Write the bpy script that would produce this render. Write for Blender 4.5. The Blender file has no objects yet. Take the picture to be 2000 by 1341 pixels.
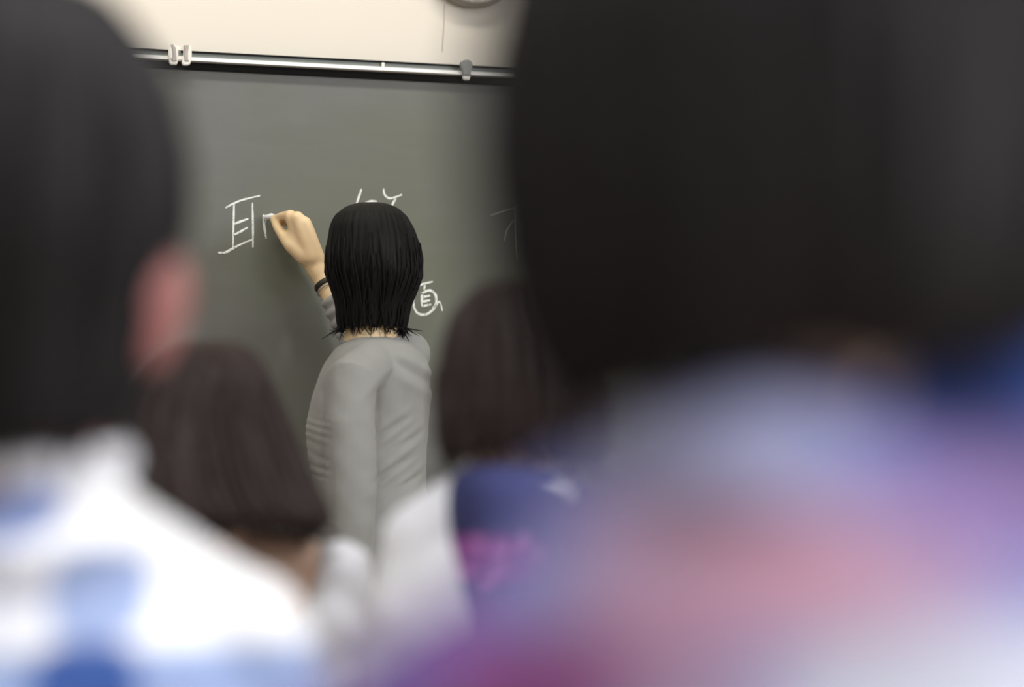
import bpy, bmesh, math, random
import numpy as np
from mathutils import Vector, Matrix

random.seed(7)
rng = np.random.default_rng(7)
S = bpy.context.scene
COL = S.collection

# ------------------------------------------------------------------ camera
FOCAL, SENSOR = 70.0, 36.0
F = FOCAL / SENSOR * 2000.0            # focal length in pixels of the 2000 px frame
CAM_H = 1.0
PITCH = math.atan((960 - 670.5) / F)
YAW = math.atan(0.245)
cam_d = bpy.data.cameras.new('camera')
cam = bpy.data.objects.new('camera', cam_d); COL.objects.link(cam)
cam_d.lens = FOCAL; cam_d.sensor_width = SENSOR
cam_d.clip_start = 0.05
cam.location = (0, 0, CAM_H)
cam.rotation_euler = (math.pi / 2 + PITCH, 0, -YAW)
cam_d.dof.use_dof = True
cam_d.dof.focus_distance = 4.05
cam_d.dof.aperture_fstop = 1.4
S.camera = cam

# ------------------------------------------------------------------ world, lamps, exposure
w = bpy.data.worlds.new('world'); S.world = w; w.use_nodes = True
w.node_tree.nodes['Background'].inputs[0].default_value = (0.75, 0.85, 1.0, 1)
w.node_tree.nodes['Background'].inputs[1].default_value = 0.25

def area(name, loc, target, sx, sy, power, color, spread=math.pi):
    d = bpy.data.lights.new(name, 'AREA'); d.shape = 'RECTANGLE'; d.size = sx; d.size_y = sy
    d.energy = power; d.color = color
    d.spread = spread
    o = bpy.data.objects.new(name, d); COL.objects.link(o); o.location = loc
    o.rotation_euler = (Vector(target) - Vector(loc)).to_track_quat('-Z', 'Y').to_euler()
    return o
# lamp strip that lights the blackboard, hung from the ceiling a metre in front of it
area('board_lamp', (0.0, 3.42, 2.93), (0.0, 4.2, 1.9), 2.6, 0.12, 12.5, (1.0, 0.95, 0.86), math.radians(130))
# rows of ceiling lamps over the class
area('ceiling_lamp', (-0.3, 0.9, 2.95), (-0.3, 0.9, 0), 1.6, 0.3, 40, (0.97, 0.98, 1.0))
area('ceiling_lamp', (2.1, 1.7, 2.95), (2.1, 1.7, 0), 0.9, 0.3, 25, (0.97, 0.98, 1.0))
area('ceiling_lamp', (0.2, -1.4, 2.95), (0.2, -1.4, 0), 2.4, 0.3, 30, (0.95, 0.97, 1.0))
# daylight from the rear windows of the right wall
area('window_daylight', (4.53, -2.1, 2.0), (0.4, 2.2, 1.3), 1.4, 1.1, 300, (0.90, 0.94, 1.0))

S.view_settings.view_transform = 'Standard'
S.view_settings.look = 'None'
S.view_settings.gamma = 1.0
S.view_settings.use_curve_mapping = False
S.view_settings.exposure = 0.0

# ------------------------------------------------------------------ coordinates
cp, sp = math.cos(PITCH), math.sin(PITCH)
def L(px, py, D):
    """point in the camera-yaw frame (x right, y depth, z up, origin on the floor under the camera)"""
    a = (px - 1000) / F; b = (670.5 - py) / F
    dy = cp - b * sp; dz = sp + b * cp
    t = D / dy
    return Vector((a * t, D, CAM_H + dz * t))
cy_, sy_ = math.cos(YAW), math.sin(YAW)
def toW(v):
    return Vector((v[0] * cy_ + v[1] * sy_, -v[0] * sy_ + v[1] * cy_, v[2]))
YB = 4.345 * cy_                        # plane of the blackboard (world y)
def BP(px, py, off=0.0):
    """world point on the plane `off` metres in front of the blackboard"""
    d = toW(L(px, py, 1.0)) - Vector((0, 0, CAM_H))
    t = (YB - off) / d.y
    return Vector((0, 0, CAM_H)) + d * t
def board_depth(px):
    a = (px - 1000) / F
    return 4.345 / (1 - a * 0.245)

# ------------------------------------------------------------------ materials
def lin(r, g, b):
    f = lambda c: (c / 255 / 12.92) if c / 255 <= 0.04045 else ((c / 255 + 0.055) / 1.055) ** 2.4
    return (f(r), f(g), f(b), 1.0)

def new_mat(name):
    m = bpy.data.materials.new(name); m.use_nodes = True
    nt = m.node_tree
    return m, nt, nt.nodes['Principled BSDF']

def mat(name, col, rough=0.6, var=0.08, scale=12.0, bump=0.0, bump_scale=200.0, sss=0.0, metallic=0.0,
        spec=0.5, stretch=None, sheen=0.0):
    m, nt, bs = new_mat(name)
    N = nt.nodes; K = nt.links
    tc = N.new('ShaderNodeTexCoord'); mp = N.new('ShaderNodeMapping')
    K.new(tc.outputs['Object'], mp.inputs['Vector'])
    if stretch: mp.inputs['Scale'].default_value = stretch
    nz = N.new('ShaderNodeTexNoise'); nz.inputs['Scale'].default_value = scale; nz.inputs['Detail'].default_value = 5
    K.new(mp.outputs[0], nz.inputs['Vector'])
    mx = N.new('ShaderNodeMix'); mx.data_type = 'RGBA'
    mx.inputs[6].default_value = tuple(c * (1 - var) for c in col[:3]) + (1,)
    mx.inputs[7].default_value = tuple(min(1, c * (1 + var)) for c in col[:3]) + (1,)
    K.new(nz.outputs[0], mx.inputs[0]); K.new(mx.outputs[2], bs.inputs['Base Color'])
    bs.inputs['Roughness'].default_value = rough; bs.inputs['Metallic'].default_value = metallic
    bs.inputs['Specular IOR Level'].default_value = spec
    if sss:
        bs.inputs['Subsurface Weight'].default_value = sss
        bs.inputs['Subsurface Radius'].default_value = (0.012, 0.005, 0.003)
        bs.inputs['Subsurface Scale'].default_value = 1.0
    if sheen: bs.inputs['Sheen Weight'].default_value = sheen
    if bump:
        n2 = N.new('ShaderNodeTexNoise'); n2.inputs['Scale'].default_value = bump_scale
        K.new(mp.outputs[0], n2.inputs['Vector'])
        bp = N.new('ShaderNodeBump'); bp.inputs['Strength'].default_value = bump; bp.inputs['Distance'].default_value = 0.002
        K.new(n2.outputs[0], bp.inputs['Height']); K.new(bp.outputs[0], bs.inputs['Normal'])
    return m

def print_mat(name, base, patches, rough=0.85, soft=0.35):
    """fabric printed with patches: (centre x, centre z, half width, half height, colour)"""
    m, nt, bs = new_mat(name); N = nt.nodes; K = nt.links
    tc = N.new('ShaderNodeTexCoord'); sx = N.new('ShaderNodeSeparateXYZ'); K.new(tc.outputs['Object'], sx.inputs[0])
    cur = N.new('ShaderNodeRGB'); cur.outputs[0].default_value = base; out = cur.outputs[0]
    def math_(op, a, b):
        n = N.new('ShaderNodeMath'); n.operation = op
        for i, v in enumerate((a, b)):
            if v is None: continue
            if isinstance(v, (int, float)): n.inputs[i].default_value = v
            else: K.new(v, n.inputs[i])
        return n.outputs[0]
    for (cx, cz, hx, hz, c) in patches:
        dx = math_('DIVIDE', math_('ABSOLUTE', math_('SUBTRACT', sx.outputs[0], cx), None), hx)
        dz = math_('DIVIDE', math_('ABSOLUTE', math_('SUBTRACT', sx.outputs[2], cz), None), hz)
        p = 3.0
        dd = math_('POWER', math_('ADD', math_('POWER', dx, p), math_('POWER', dz, p)), 1 / p)
        mr = N.new('ShaderNodeMapRange'); mr.interpolation_type = 'SMOOTHSTEP'
        mr.inputs['From Min'].default_value = 1 + soft; mr.inputs['From Max'].default_value = 1 - soft
        K.new(dd, mr.inputs['Value'])
        mx = N.new('ShaderNodeMix'); mx.data_type = 'RGBA'
        K.new(mr.outputs[0], mx.inputs[0]); K.new(out, mx.inputs[6]); mx.inputs[7].default_value = c
        out = mx.outputs[2]
    K.new(out, bs.inputs['Base Color'])
    bs.inputs['Roughness'].default_value = rough; bs.inputs['Specular IOR Level'].default_value = 0.2
    nz = N.new('ShaderNodeTexNoise'); nz.inputs['Scale'].default_value = 300
    K.new(tc.outputs['Object'], nz.inputs['Vector'])
    bp = N.new('ShaderNodeBump'); bp.inputs['Strength'].default_value = 0.2; bp.inputs['Distance'].default_value = 0.001
    K.new(nz.outputs[0], bp.inputs['Height']); K.new(bp.outputs[0], bs.inputs['Normal'])
    return m

M = {}
M['wall'] = mat('cream_wall_paint', (0.74, 0.69, 0.605, 1), 0.85, 0.02, 3, 0.08, 90)
M['wall_plain'] = mat('pale_wall_paint', (0.70, 0.69, 0.66, 1), 0.85, 0.03, 3)
M['ceiling'] = mat('ceiling_white', (0.80, 0.80, 0.78, 1), 0.9, 0.03, 5)
M['floor'] = mat('floor_wood', (0.26, 0.17, 0.10, 1), 0.45, 0.3, 4, 0.1, 60, stretch=(1, 12, 1))
M['alu'] = mat('aluminium', (0.90, 0.91, 0.91, 1), 0.4, 0.03, 20)
M['alu_dark'] = mat('aluminium_groove', (0.17, 0.19, 0.175, 1), 0.5, 0.08, 20, metallic=0.2)
M['rail_shade'] = mat('black_rail_shade', (0.010, 0.010, 0.0095, 1), 0.8, spec=0.1)  # shadow tone for the black strips along the rail
M['clip_white'] = mat('white_plastic', (0.80, 0.77, 0.70, 1), 0.4, 0.05, 40)
M['clip_grey'] = mat('grey_plastic', (0.24, 0.245, 0.24, 1), 0.5, 0.05, 40)
M['clip_recess'] = mat('grey_recess', (0.40, 0.37, 0.34, 1), 0.5, 0.3, 90)
M['chalk_stick'] = mat('white_chalk', (0.85, 0.86, 0.88, 1), 0.95, 0.04, 60)
M['clock_case'] = mat('grey_clock_case', (0.30, 0.28, 0.24, 1), 0.4)
M['clock_face'] = mat('white_clock_face', (0.8, 0.79, 0.75, 1), 0.5)
M['black'] = mat('black_metal', (0.02, 0.02, 0.02, 1), 0.4)
M['cable'] = mat('pale_grey_cable', (0.50, 0.46, 0.40, 1), 0.6)
M['skin_teacher'] = mat('skin_warm', (0.84, 0.63, 0.37, 1), 0.5, 0.06, 25, 0.12, 260, sss=0.15)
M['skin_ruddy'] = mat('skin_ruddy', (0.36, 0.14, 0.13, 1), 0.55, 0.08, 25, sss=0.15)
M['skin_tan'] = mat('skin_tan', (0.68, 0.47, 0.35, 1), 0.55, 0.06, 25, sss=0.1)
M['sweater'] = mat('grey_knit', (0.30, 0.30, 0.285, 1), 0.9, 0.05, 30, 0.25, 500, spec=0.2, sheen=0.15)
M['dark_trousers'] = mat('charcoal_cloth', (0.03, 0.03, 0.035, 1), 0.85, 0.1, 30)
M['navy_trousers'] = mat('navy_cloth', (0.03, 0.04, 0.08, 1), 0.85, 0.1, 30)
M['shoe'] = mat('black_shoe', (0.02, 0.02, 0.02, 1), 0.4)
M['white_cloth'] = mat('white_cotton', (0.83, 0.84, 0.88, 1), 0.85, 0.03, 30, 0.2, 350, spec=0.2)
M['hair_black'] = mat('hair_black', (0.0045, 0.004, 0.0036, 1), 0.52, 0.4, 60, 0.4, 160, spec=0.16, stretch=(3, 3, 0.25))
M['hair_soft'] = mat('hair_soft_black', (0.014, 0.0125, 0.0135, 1), 0.6, 0.4, 60, 0.4, 120, spec=0.2, stretch=(3, 3, 0.25))
M['hair_brown'] = mat('hair_dark_brown', (0.036, 0.024, 0.022, 1), 0.6, 0.6, 60, 0.4, 120, spec=0.25, stretch=(3, 3, 0.25))
M['strap'] = mat('black_leather', (0.02, 0.016, 0.012, 1), 0.45)
M['steel'] = mat('steel', (0.6, 0.6, 0.58, 1), 0.3, metallic=0.9)
M['eye'] = mat('eye_white', (0.75, 0.74, 0.72, 1), 0.2)

def board_material():
    m, nt, bs = new_mat('green_grey_slate'); N = nt.nodes; K = nt.links
    tc = N.new('ShaderNodeTexCoord')
    n1 = N.new('ShaderNodeTexNoise'); n1.inputs['Scale'].default_value = 2.2; n1.inputs['Detail'].default_value = 3
    K.new(tc.outputs['Object'], n1.inputs['Vector'])
    rp = N.new('ShaderNodeValToRGB')
    rp.color_ramp.elements[0].position = 0.35; rp.color_ramp.elements[0].color = (0.128, 0.136, 0.098, 1)
    rp.color_ramp.elements[1].position = 0.68; rp.color_ramp.elements[1].color = (0.152, 0.154, 0.150, 1)
    K.new(n1.outputs[0], rp.inputs[0])
    mp = N.new('ShaderNodeMapping'); mp.inputs['Scale'].default_value = (3, 1, 14); mp.inputs['Rotation'].default_value = (0, 0.5, 0)
    K.new(tc.outputs['Object'], mp.inputs['Vector'])
    n2 = N.new('ShaderNodeTexNoise'); n2.inputs['Scale'].default_value = 1.5; n2.inputs['Detail'].default_value = 6
    K.new(mp.outputs[0], n2.inputs['Vector'])
    mx = N.new('ShaderNodeMix'); mx.data_type = 'RGBA'; mx.blend_type = 'ADD'
    mr = N.new('ShaderNodeMapRange'); mr.inputs['From Min'].default_value = 0.5; mr.inputs['From Max'].default_value = 0.9
    mr.inputs['To Max'].default_value = 0.035
    K.new(n2.outputs[0], mr.inputs['Value']); K.new(mr.outputs[0], mx.inputs[0])
    K.new(rp.outputs[0], mx.inputs[6]); mx.inputs[7].default_value = (0.4, 0.4, 0.4, 1)
    K.new(mx.outputs[2], bs.inputs['Base Color'])
    bs.inputs['Roughness'].default_value = 0.55; bs.inputs['Specular IOR Level'].default_value = 0.35
    return m
M['board'] = board_material()

def chalk_material():
    m, nt, bs = new_mat('chalk_line'); N = nt.nodes; K = nt.links
    tc = N.new('ShaderNodeTexCoord')
    n = N.new('ShaderNodeTexNoise'); n.inputs['Scale'].default_value = 260; n.inputs['Detail'].default_value = 2
    K.new(tc.outputs['Object'], n.inputs['Vector'])
    rp = N.new('ShaderNodeValToRGB')
    rp.color_ramp.elements[0].position = 0.28; rp.color_ramp.elements[0].color = (0.34, 0.35, 0.32, 1)
    rp.color_ramp.elements[1].position = 0.48; rp.color_ramp.elements[1].color = (0.88, 0.89, 0.85, 1)
    K.new(n.outputs[0], rp.inputs[0]); K.new(rp.outputs[0], bs.inputs['Base Color'])
    bs.inputs['Roughness'].default_value = 0.95; bs.inputs['Specular IOR Level'].default_value = 0.1
    return m
M['chalk'] = chalk_material()
M['chalk_faint'] = mat('faint_chalk_line', (0.40, 0.40, 0.37, 1), 0.95, 0.3, 200)

# ------------------------------------------------------------------ object helpers
def link(name, me, m, parent=None, smooth=True):
    o = bpy.data.objects.new(name, me); COL.objects.link(o)
    if m is not None and not me.materials: me.materials.append(m)
    if parent is not None: o.parent = parent
    if smooth and len(me.polygons):
        me.polygons.foreach_set('use_smooth', [True] * len(me.polygons))
    return o
def from_bm(name, bm, m, parent=None, smooth=False):
    bmesh.ops.recalc_face_normals(bm, faces=bm.faces[:])
    me = bpy.data.meshes.new(name); bm.to_mesh(me); bm.free()
    return link(name, me, m, parent, smooth)
def thing(name, label, cat, loc=(0, 0, 0), rotz=0.0, group=None):
    o = bpy.data.objects.new(name, None); COL.objects.link(o)
    o.location = loc; o.rotation_euler = (0, 0, rotz); o.empty_display_size = 0.1
    o['label'] = label; o['category'] = cat
    if group: o['group'] = group
    return o
def struct(o): o['kind'] = 'structure'; return o

def add_box(bm, lo, hi, bevel=0.0, seg=2):
    r = bmesh.ops.create_cube(bm, size=1.0); vs = r['verts']
    lo = Vector(lo); hi = Vector(hi)
    for v in vs: v.co = Vector([(lo[i] + hi[i]) / 2 + v.co[i] * (hi[i] - lo[i]) for i in range(3)])
    if bevel:
        es = list({e for v in vs for e in v.link_edges})
        bmesh.ops.bevel(bm, geom=es, offset=bevel, segments=seg, affect='EDGES', profile=0.6)
def box(name, lo, hi, m, parent=None, bevel=0.0, seg=2):
    bm = bmesh.new(); add_box(bm, lo, hi, bevel, seg); return from_bm(name, bm, m, parent, bevel > 0 and seg > 2)

def ell(bm, c, r, R=None, u=20, v=14):
    res = bmesh.ops.create_uvsphere(bm, u_segments=u, v_segments=v, radius=1.0)
    for x in res['verts']:
        p = Vector((x.co.x * r[0], x.co.y * r[1], x.co.z * r[2]))
        if R is not None: p = R @ p
        x.co = Vector(c) + p

def tube(bm, pts, rad, n=14, caps=True, flat=None):
    """closed tapered tube through pts with hemispherical ends; flat = (axis vector, factor) squashes the section"""
    pts = [Vector(p) for p in pts]; P = []; Rr = []
    t0 = (pts[1] - pts[0]).normalized(); t1 = (pts[-1] - pts[-2]).normalized()
    if caps:
        for k in range(4):
            a = k / 4 * math.pi / 2
            P.append(pts[0] - t0 * rad[0] * math.cos(a)); Rr.append(max(rad[0] * math.sin(a), rad[0] * 0.02))
    P += pts; Rr += list(rad)
    if caps:
        for k in range(3, -1, -1):
            a = k / 4 * math.pi / 2
            P.append(pts[-1] + t1 * rad[-1] * math.cos(a)); Rr.append(max(rad[-1] * math.sin(a), rad[-1] * 0.02))
    rings = []; nrm = None
    for i, p in enumerate(P):
        t = (P[min(i + 1, len(P) - 1)] - P[max(i - 1, 0)]).normalized()
        if nrm is None: nrm = t.orthogonal().normalized()
        nrm = (nrm - t * nrm.dot(t)).normalized(); b = t.cross(nrm)
        ring = []
        for k in range(n):
            a = 2 * math.pi * k / n
            o = (nrm * math.cos(a) + b * math.sin(a)) * Rr[i]
            if flat is not None:
                ax, f = flat; o = o - ax * (o.dot(ax) * (1 - f))
            ring.append(bm.verts.new(p + o))
        rings.append(ring)
    for r0, r1 in zip(rings, rings[1:]):
        for k in range(n): bm.faces.new((r0[k], r0[(k + 1) % n], r1[(k + 1) % n], r1[k]))
    bm.faces.new(rings[0][::-1]); bm.faces.new(rings[-1])

def loft(bm, rows, base, n=40, p=2.2, sub=6):
    """closed loft from pixel rows (py, xleft, xright, depth, half depth)"""
    rows = np.array(rows, float); t = np.arange(len(rows)); tt = np.linspace(0, len(rows) - 1, (len(rows) - 1) * sub + 1)
    R = np.stack([np.interp(tt, t, rows[:, k]) for k in range(5)], 1)
    for _ in range(3): R[1:-1] = (R[:-2] + 2 * R[1:-1] + R[2:]) / 4
    rings = []
    for (py, xl, xr, D, ry) in R:
        a = L(xl, py, D); b = L(xr, py, D); c = (a + b) / 2 - base; rx = (b.x - a.x) / 2
        ring = []
        for k in range(n):
            an = 2 * math.pi * k / n; ca, sa = math.cos(an), math.sin(an)
            ring.append(bm.verts.new((c.x + rx * math.copysign(abs(ca) ** (2 / p), ca), c.y + ry * math.copysign(abs(sa) ** (2 / p), sa), c.z)))
        rings.append(ring)
    for r0, r1 in zip(rings, rings[1:]):
        for k in range(n): bm.faces.new((r0[k], r0[(k + 1) % n], r1[(k + 1) % n], r1[k]))
    bm.faces.new(rings[0]); bm.faces.new(rings[-1][::-1])

def remesh(name, bm, voxel, smooth_n, m, parent, post=None, factor=0.5):
    """joins overlapping closed shapes into ONE continuous surface"""
    bmesh.ops.recalc_face_normals(bm, faces=bm.faces[:])
    me = bpy.data.meshes.new('tmp'); bm.to_mesh(me); bm.free()
    o = bpy.data.objects.new('tmp', me); COL.objects.link(o)
    md = o.modifiers.new('r', 'REMESH'); md.mode = 'VOXEL'; md.voxel_size = voxel
    if smooth_n:
        ms = o.modifiers.new('s', 'SMOOTH'); ms.factor = factor; ms.iterations = smooth_n
    dg = bpy.context.evaluated_depsgraph_get(); dg.update()
    out = bpy.data.meshes.new_from_object(o.evaluated_get(dg))
    bpy.data.objects.remove(o); bpy.data.meshes.remove(me)
    out.name = name
    if post is not None:
        n = len(out.vertices); co = np.empty(n * 3); no = np.empty(n * 3)
        out.vertices.foreach_get('co', co); out.vertices.foreach_get('normal', no)
        co = post(co.reshape(-1, 3), no.reshape(-1, 3)); out.vertices.foreach_set('co', co.ravel()); out.update()
    return link(name, out, m, parent, True)

def px_of(co, base):
    """pixel coordinates of local points (only used to lay out folds while modelling)"""
    v = co + np.array(base); x = v[:, 0]; y = v[:, 1]; z = v[:, 2] - CAM_H
    f = y * cp + z * sp; u = -y * sp + z * cp
    return 1000 + F * x / f, 670.5 - F * u / f

# ------------------------------------------------------------------ people helpers
Z = Vector((0, 0, 1))
def frame(fd):
    f = Vector((fd[0], fd[1], 0)).normalized(); l = Z.cross(f)      # forward, left
    return f, l, Matrix((( -l.x, f.x, 0), (-l.y, f.y, 0), (0, 0, 1)))  # columns right, forward, up
def head_shapes(bm, c, fd, s=1.0, ears=True):
    f, l, R = frame(fd)
    ell(bm, c + Z * 0.012 * s - f * 0.008 * s, (0.072 * s, 0.092 * s, 0.098 * s), R)
    ell(bm, c + f * 0.03 * s - Z * 0.04 * s, (0.058 * s, 0.068 * s, 0.082 * s), R)
    ell(bm, c + f * 0.074 * s - Z * 0.105 * s, (0.028 * s, 0.024 * s, 0.02 * s), R)
    tube(bm, [c + f * 0.093 * s + Z * 0.0, c + f * 0.110 * s - Z * 0.034 * s], [0.008 * s, 0.012 * s], 10)
    ell(bm, c + f * 0.094 * s - Z * 0.068 * s, (0.024 * s, 0.010 * s, 0.008 * s), R)
    for q in (-1, 1):
        ell(bm, c + l * q * 0.036 * s + f * 0.082 * s + Z * 0.018 * s, (0.024 * s, 0.012 * s, 0.008 * s), R)   # brow
        if ears: ell(bm, c + l * q * 0.077 * s - f * 0.008 * s - Z * 0.018 * s, (0.010 * s, 0.02 * s, 0.032 * s), R)
def eyes(c, fd, s, parent):
    f, l, R = frame(fd)
    for q in (-1, 1):
        bm = bmesh.new(); ell(bm, c + l * q * 0.032 * s + f * 0.080 * s, (0.0125 * s,) * 3, R, 12, 8)
        from_bm('eye', bm, M['eye'], parent, True)

def hand(bm, wrist, d, back, s=1.0, curl=0.35, side=1):
    """relaxed hand hanging along d; back = direction the back of the hand faces; side = +1 thumb on d x back side"""
    d = d.normalized(); back = (back - d * back.dot(d)).normalized(); lat = d.cross(back) * side
    kn = wrist + d * 0.085 * s
    for q in (-0.026, -0.009, 0.009, 0.026):
        tube(bm, [wrist + lat * q * 0.6 * s, kn + lat * q * s], [0.016 * s, 0.0125 * s], 10)
    ln = {0.026: 0.068, 0.009: 0.076, -0.009: 0.070, -0.026: 0.055}
    for q, n in ln.items():
        p = kn + lat * q * s; a = curl; pts = [p]; dd = d
        for k in range(3):
            dd = (d * math.cos(a) - back * math.sin(a)); p = p + dd * n * s * (0.45, 0.32, 0.23)[k]; pts.append(p); a += curl
        tube(bm, pts, [0.0092 * s, 0.0085 * s, 0.0078 * s, 0.0066 * s], 10)
    t0 = wrist + d * 0.02 * s + lat * 0.02 * s
    tube(bm, [t0, t0 + (d * 0.6 + lat * 0.6 - back * 0.3) * 0.045 * s, t0 + (d * 0.85 + lat * 0.55 - back * 0.45) * 0.078 * s], [0.014 * s, 0.0105 * s, 0.0082 * s], 10)

def hair(name, rows, base, m, parent, face=None, face_from=None, groove=0.003, jag=0.012, nphi=220, nt=80, locks=0,
         lock_len=0.05, lock_r=0.003, seed=1, p=2.1, waves=26, face_depth=0.5, face_w=0.75, bottom=None):
    """combed hair: rows (py, xleft, xright, depth, half depth) from crown to tips; grooved strand surface, uneven tips, loose locks"""
    g = np.random.default_rng(seed)
    rows = np.array(rows, float); t = np.arange(len(rows)); tt = np.linspace(0, len(rows) - 1, nt)
    R = np.stack([np.interp(tt, t, rows[:, k]) for k in range(5)], 1)
    for _ in range(4): R[1:-1] = (R[:-2] + 2 * R[1:-1] + R[2:]) / 4
    phi = np.linspace(0, 2 * np.pi, nphi, endpoint=False)
    fr = [(g.integers(waves // 3, waves * 2), g.random() * 6.28, g.normal() * 1.2, g.random() * 0.6 + 0.3) for _ in range(10)]
    jg = sum(np.sin(phi * g.integers(7, 60) + g.random() * 6.28) for _ in range(8)) / 4
    jg[:] = jg
    bm = bmesh.new(); rings = []; pts = np.zeros((nt, nphi, 3))
    for i, (py, xl, xr, D, ry) in enumerate(R):
        s = i / (nt - 1)
        a = L(xl, py, D); b = L(xr, py, D); c = (a + b) / 2 - base; rx = (b.x - a.x) / 2
        gr = sum(w_ * np.sin(k * phi + ph + dr * s * 5) for k, ph, dr, w_ in fr) / 3
        amp = groove * min(1, s * 4)
        ca, sa = np.cos(phi), np.sin(phi)
        mul = np.ones(nphi)
        if face is not None and face_from is not None:
            f, l, _ = frame(face); fa = math.atan2(f.y, f.x)
            dphi = np.abs((phi - fa + np.pi) % (2 * np.pi) - np.pi)
            k = np.clip((face_w - dphi) / 0.25 + 0.5, 0, 1); k = k * k * (3 - 2 * k)
            v = np.clip((py - face_from) / max(1, (rows[-1, 0] - rows[0, 0]) * 0.06), 0, 1)
            mul = 1 - face_depth * k * v
        x = c.x + (rx * np.sign(ca) * np.abs(ca) ** (2 / p)) * mul + amp * gr * ca
        y = c.y + (ry * np.sign(sa) * np.abs(sa) ** (2 / p)) * mul + amp * gr * sa
        z = np.full(nphi, c.z) + jag * jg * max(0, (s - 0.75) / 0.25)
        if bottom is not None: z = z + bottom(ca, sa) * s ** 3
        pts[i] = np.stack([x, y, z], 1)
        rings.append([bm.verts.new(q) for q in pts[i]])
    for r0, r1 in zip(rings, rings[1:]):
        for k in range(nphi): bm.faces.new((r0[k], r0[(k + 1) % nphi], r1[(k + 1) % nphi], r1[k]))
    bm.faces.new(rings[0][::-1])
    cc = Vector(pts[-1].mean(0)) + Z * 0.05
    cv = bm.verts.new(cc)
    for k in range(nphi): bm.faces.new((rings[-1][(k + 1) % nphi], rings[-1][k], cv))
    for _ in range(locks):
        k = int(g.integers(0, nphi)); i0 = int(nt * (0.35 + 0.4 * g.random())); q = []
        n = 8; dr = g.normal() * 0.8
        for j in range(n):
            i = min(nt - 1, i0 + int((nt - 1 - i0) * j / (n - 2)))
            v = Vector(pts[i, (k + int(j * dr)) % nphi])
            o = v - Vector((pts[i, :, 0].mean(), pts[i, :, 1].mean(), v.z)); o.normalize()
            v += o * 0.002
            if j == n - 1: v += -Z * lock_len * g.random() + o * 0.012 * g.normal() + Vector((g.normal(), g.normal(), 0)) * 0.006
            q.append(v)
        tube(bm, q, [lock_r * x for x in (0.4, 0.8, 1, 1, 1, 0.9, 0.7, 0.15)], 6, caps=False)
    return from_bm(name, bm, m, parent, True)

# ================================================================== the room
WY = YB + 0.03                                   # face of the front wall
struct(box('wall_front', (-3.0, WY, 0), (4.6, WY + 0.12, 3.0), M['wall']))
struct(box('floor', (-3.0, -3.2, -0.1), (4.6, WY, 0), M['floor']))
struct(box('ceiling', (-3.0, -3.2, 3.0), (4.6, WY, 3.1), M['ceiling']))
struct(box('wall_left', (-3.12, -3.2, 0), (-3.0, WY, 3.0), M['wall_plain']))
struct(box('wall_right', (4.6, -3.2, 0), (4.72, WY, 3.0), M['wall_plain']))
struct(box('wall_back', (-3.0, -3.32, 0), (4.6, -3.2, 3.0), M['wall_plain']))

# ------------------------------------------------------------------ blackboard
ztop = BP(640, 150).z - 0.003
BX0, BX1 = -1.75, 1.95
bb = thing('blackboard', 'wide grey green blackboard with white chalk writing on the cream wall', 'blackboard', (0.1, YB, 0.75))
bo = Vector((0.1, YB, 0.75))
def bbox(name, lo, hi, m, bevel=0, parent=None):
    return box(name, Vector(lo) - bo, Vector(hi) - bo, m, parent or bb, bevel)
bbox('board_panel', (BX0, YB, 0.75), (BX1, WY - 0.0005, ztop + 0.002), M['board'])
bbox('side_frame', (BX0 - 0.03, YB - 0.012, 0.75), (BX0, WY - 0.0005, ztop), M['alu'], 0.003)
bbox('side_frame', (BX1, YB - 0.012, 0.75), (BX1 + 0.03, WY - 0.0005, ztop), M['alu'], 0.003)
bbox('chalk_tray', (BX0, YB - 0.07, 0.72), (BX1, WY - 0.0005, 0.75), M['alu'], 0.004)

def stroke(parent, pts, wd, m):
    """raised chalk line on the board through pixel points"""
    pts = [BP(x, y) for x, y in pts]
    q = []
    for i in range(len(pts) - 1):                 # catmull-rom
        p0 = pts[max(i - 1, 0)]; p1 = pts[i]; p2 = pts[i + 1]; p3 = pts[min(i + 2, len(pts) - 1)]
        for k in range(6):
            t = k / 6
            q.append(0.5 * ((2 * p1) + (p2 - p0) * t + (2 * p0 - 5 * p1 + 4 * p2 - p3) * t * t + (3 * p1 - p0 - 3 * p2 + p3) * t ** 3))
    q.append(pts[-1])
    n = len(q); bm = bmesh.new(); A = []; B = []; C_ = []; D_ = []
    for i, p in enumerate(q):
        t = (q[min(i + 1, n - 1)] - q[max(i - 1, 0)]).normalized(); s = Vector((-t.z, 0, t.x))
        h = wd / 915 / 2 * (0.65 + 0.35 * math.sin(math.pi * min(1, (i + 0.6) / n * 1.15))) * (1 + 0.12 * random.uniform(-1, 1))
        o = p - bo
        A.append(bm.verts.new(o + s * h)); B.append(bm.verts.new(o - s * h))
        C_.append(bm.verts.new(o + s * h * 0.8 + Vector((0, -0.0009, 0)))); D_.append(bm.verts.new(o - s * h * 0.8 + Vector((0, -0.0009, 0))))
    for i in range(n - 1):
        for U, V in ((C_, D_), (A, C_), (D_, B)):
            bm.faces.new((U[i], U[i + 1], V[i + 1], V[i]))
    for i in (0, n - 1): bm.faces.new((A[i], C_[i], D_[i], B[i]))
    return from_bm('chalk_stroke', bm, m, parent)

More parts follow.
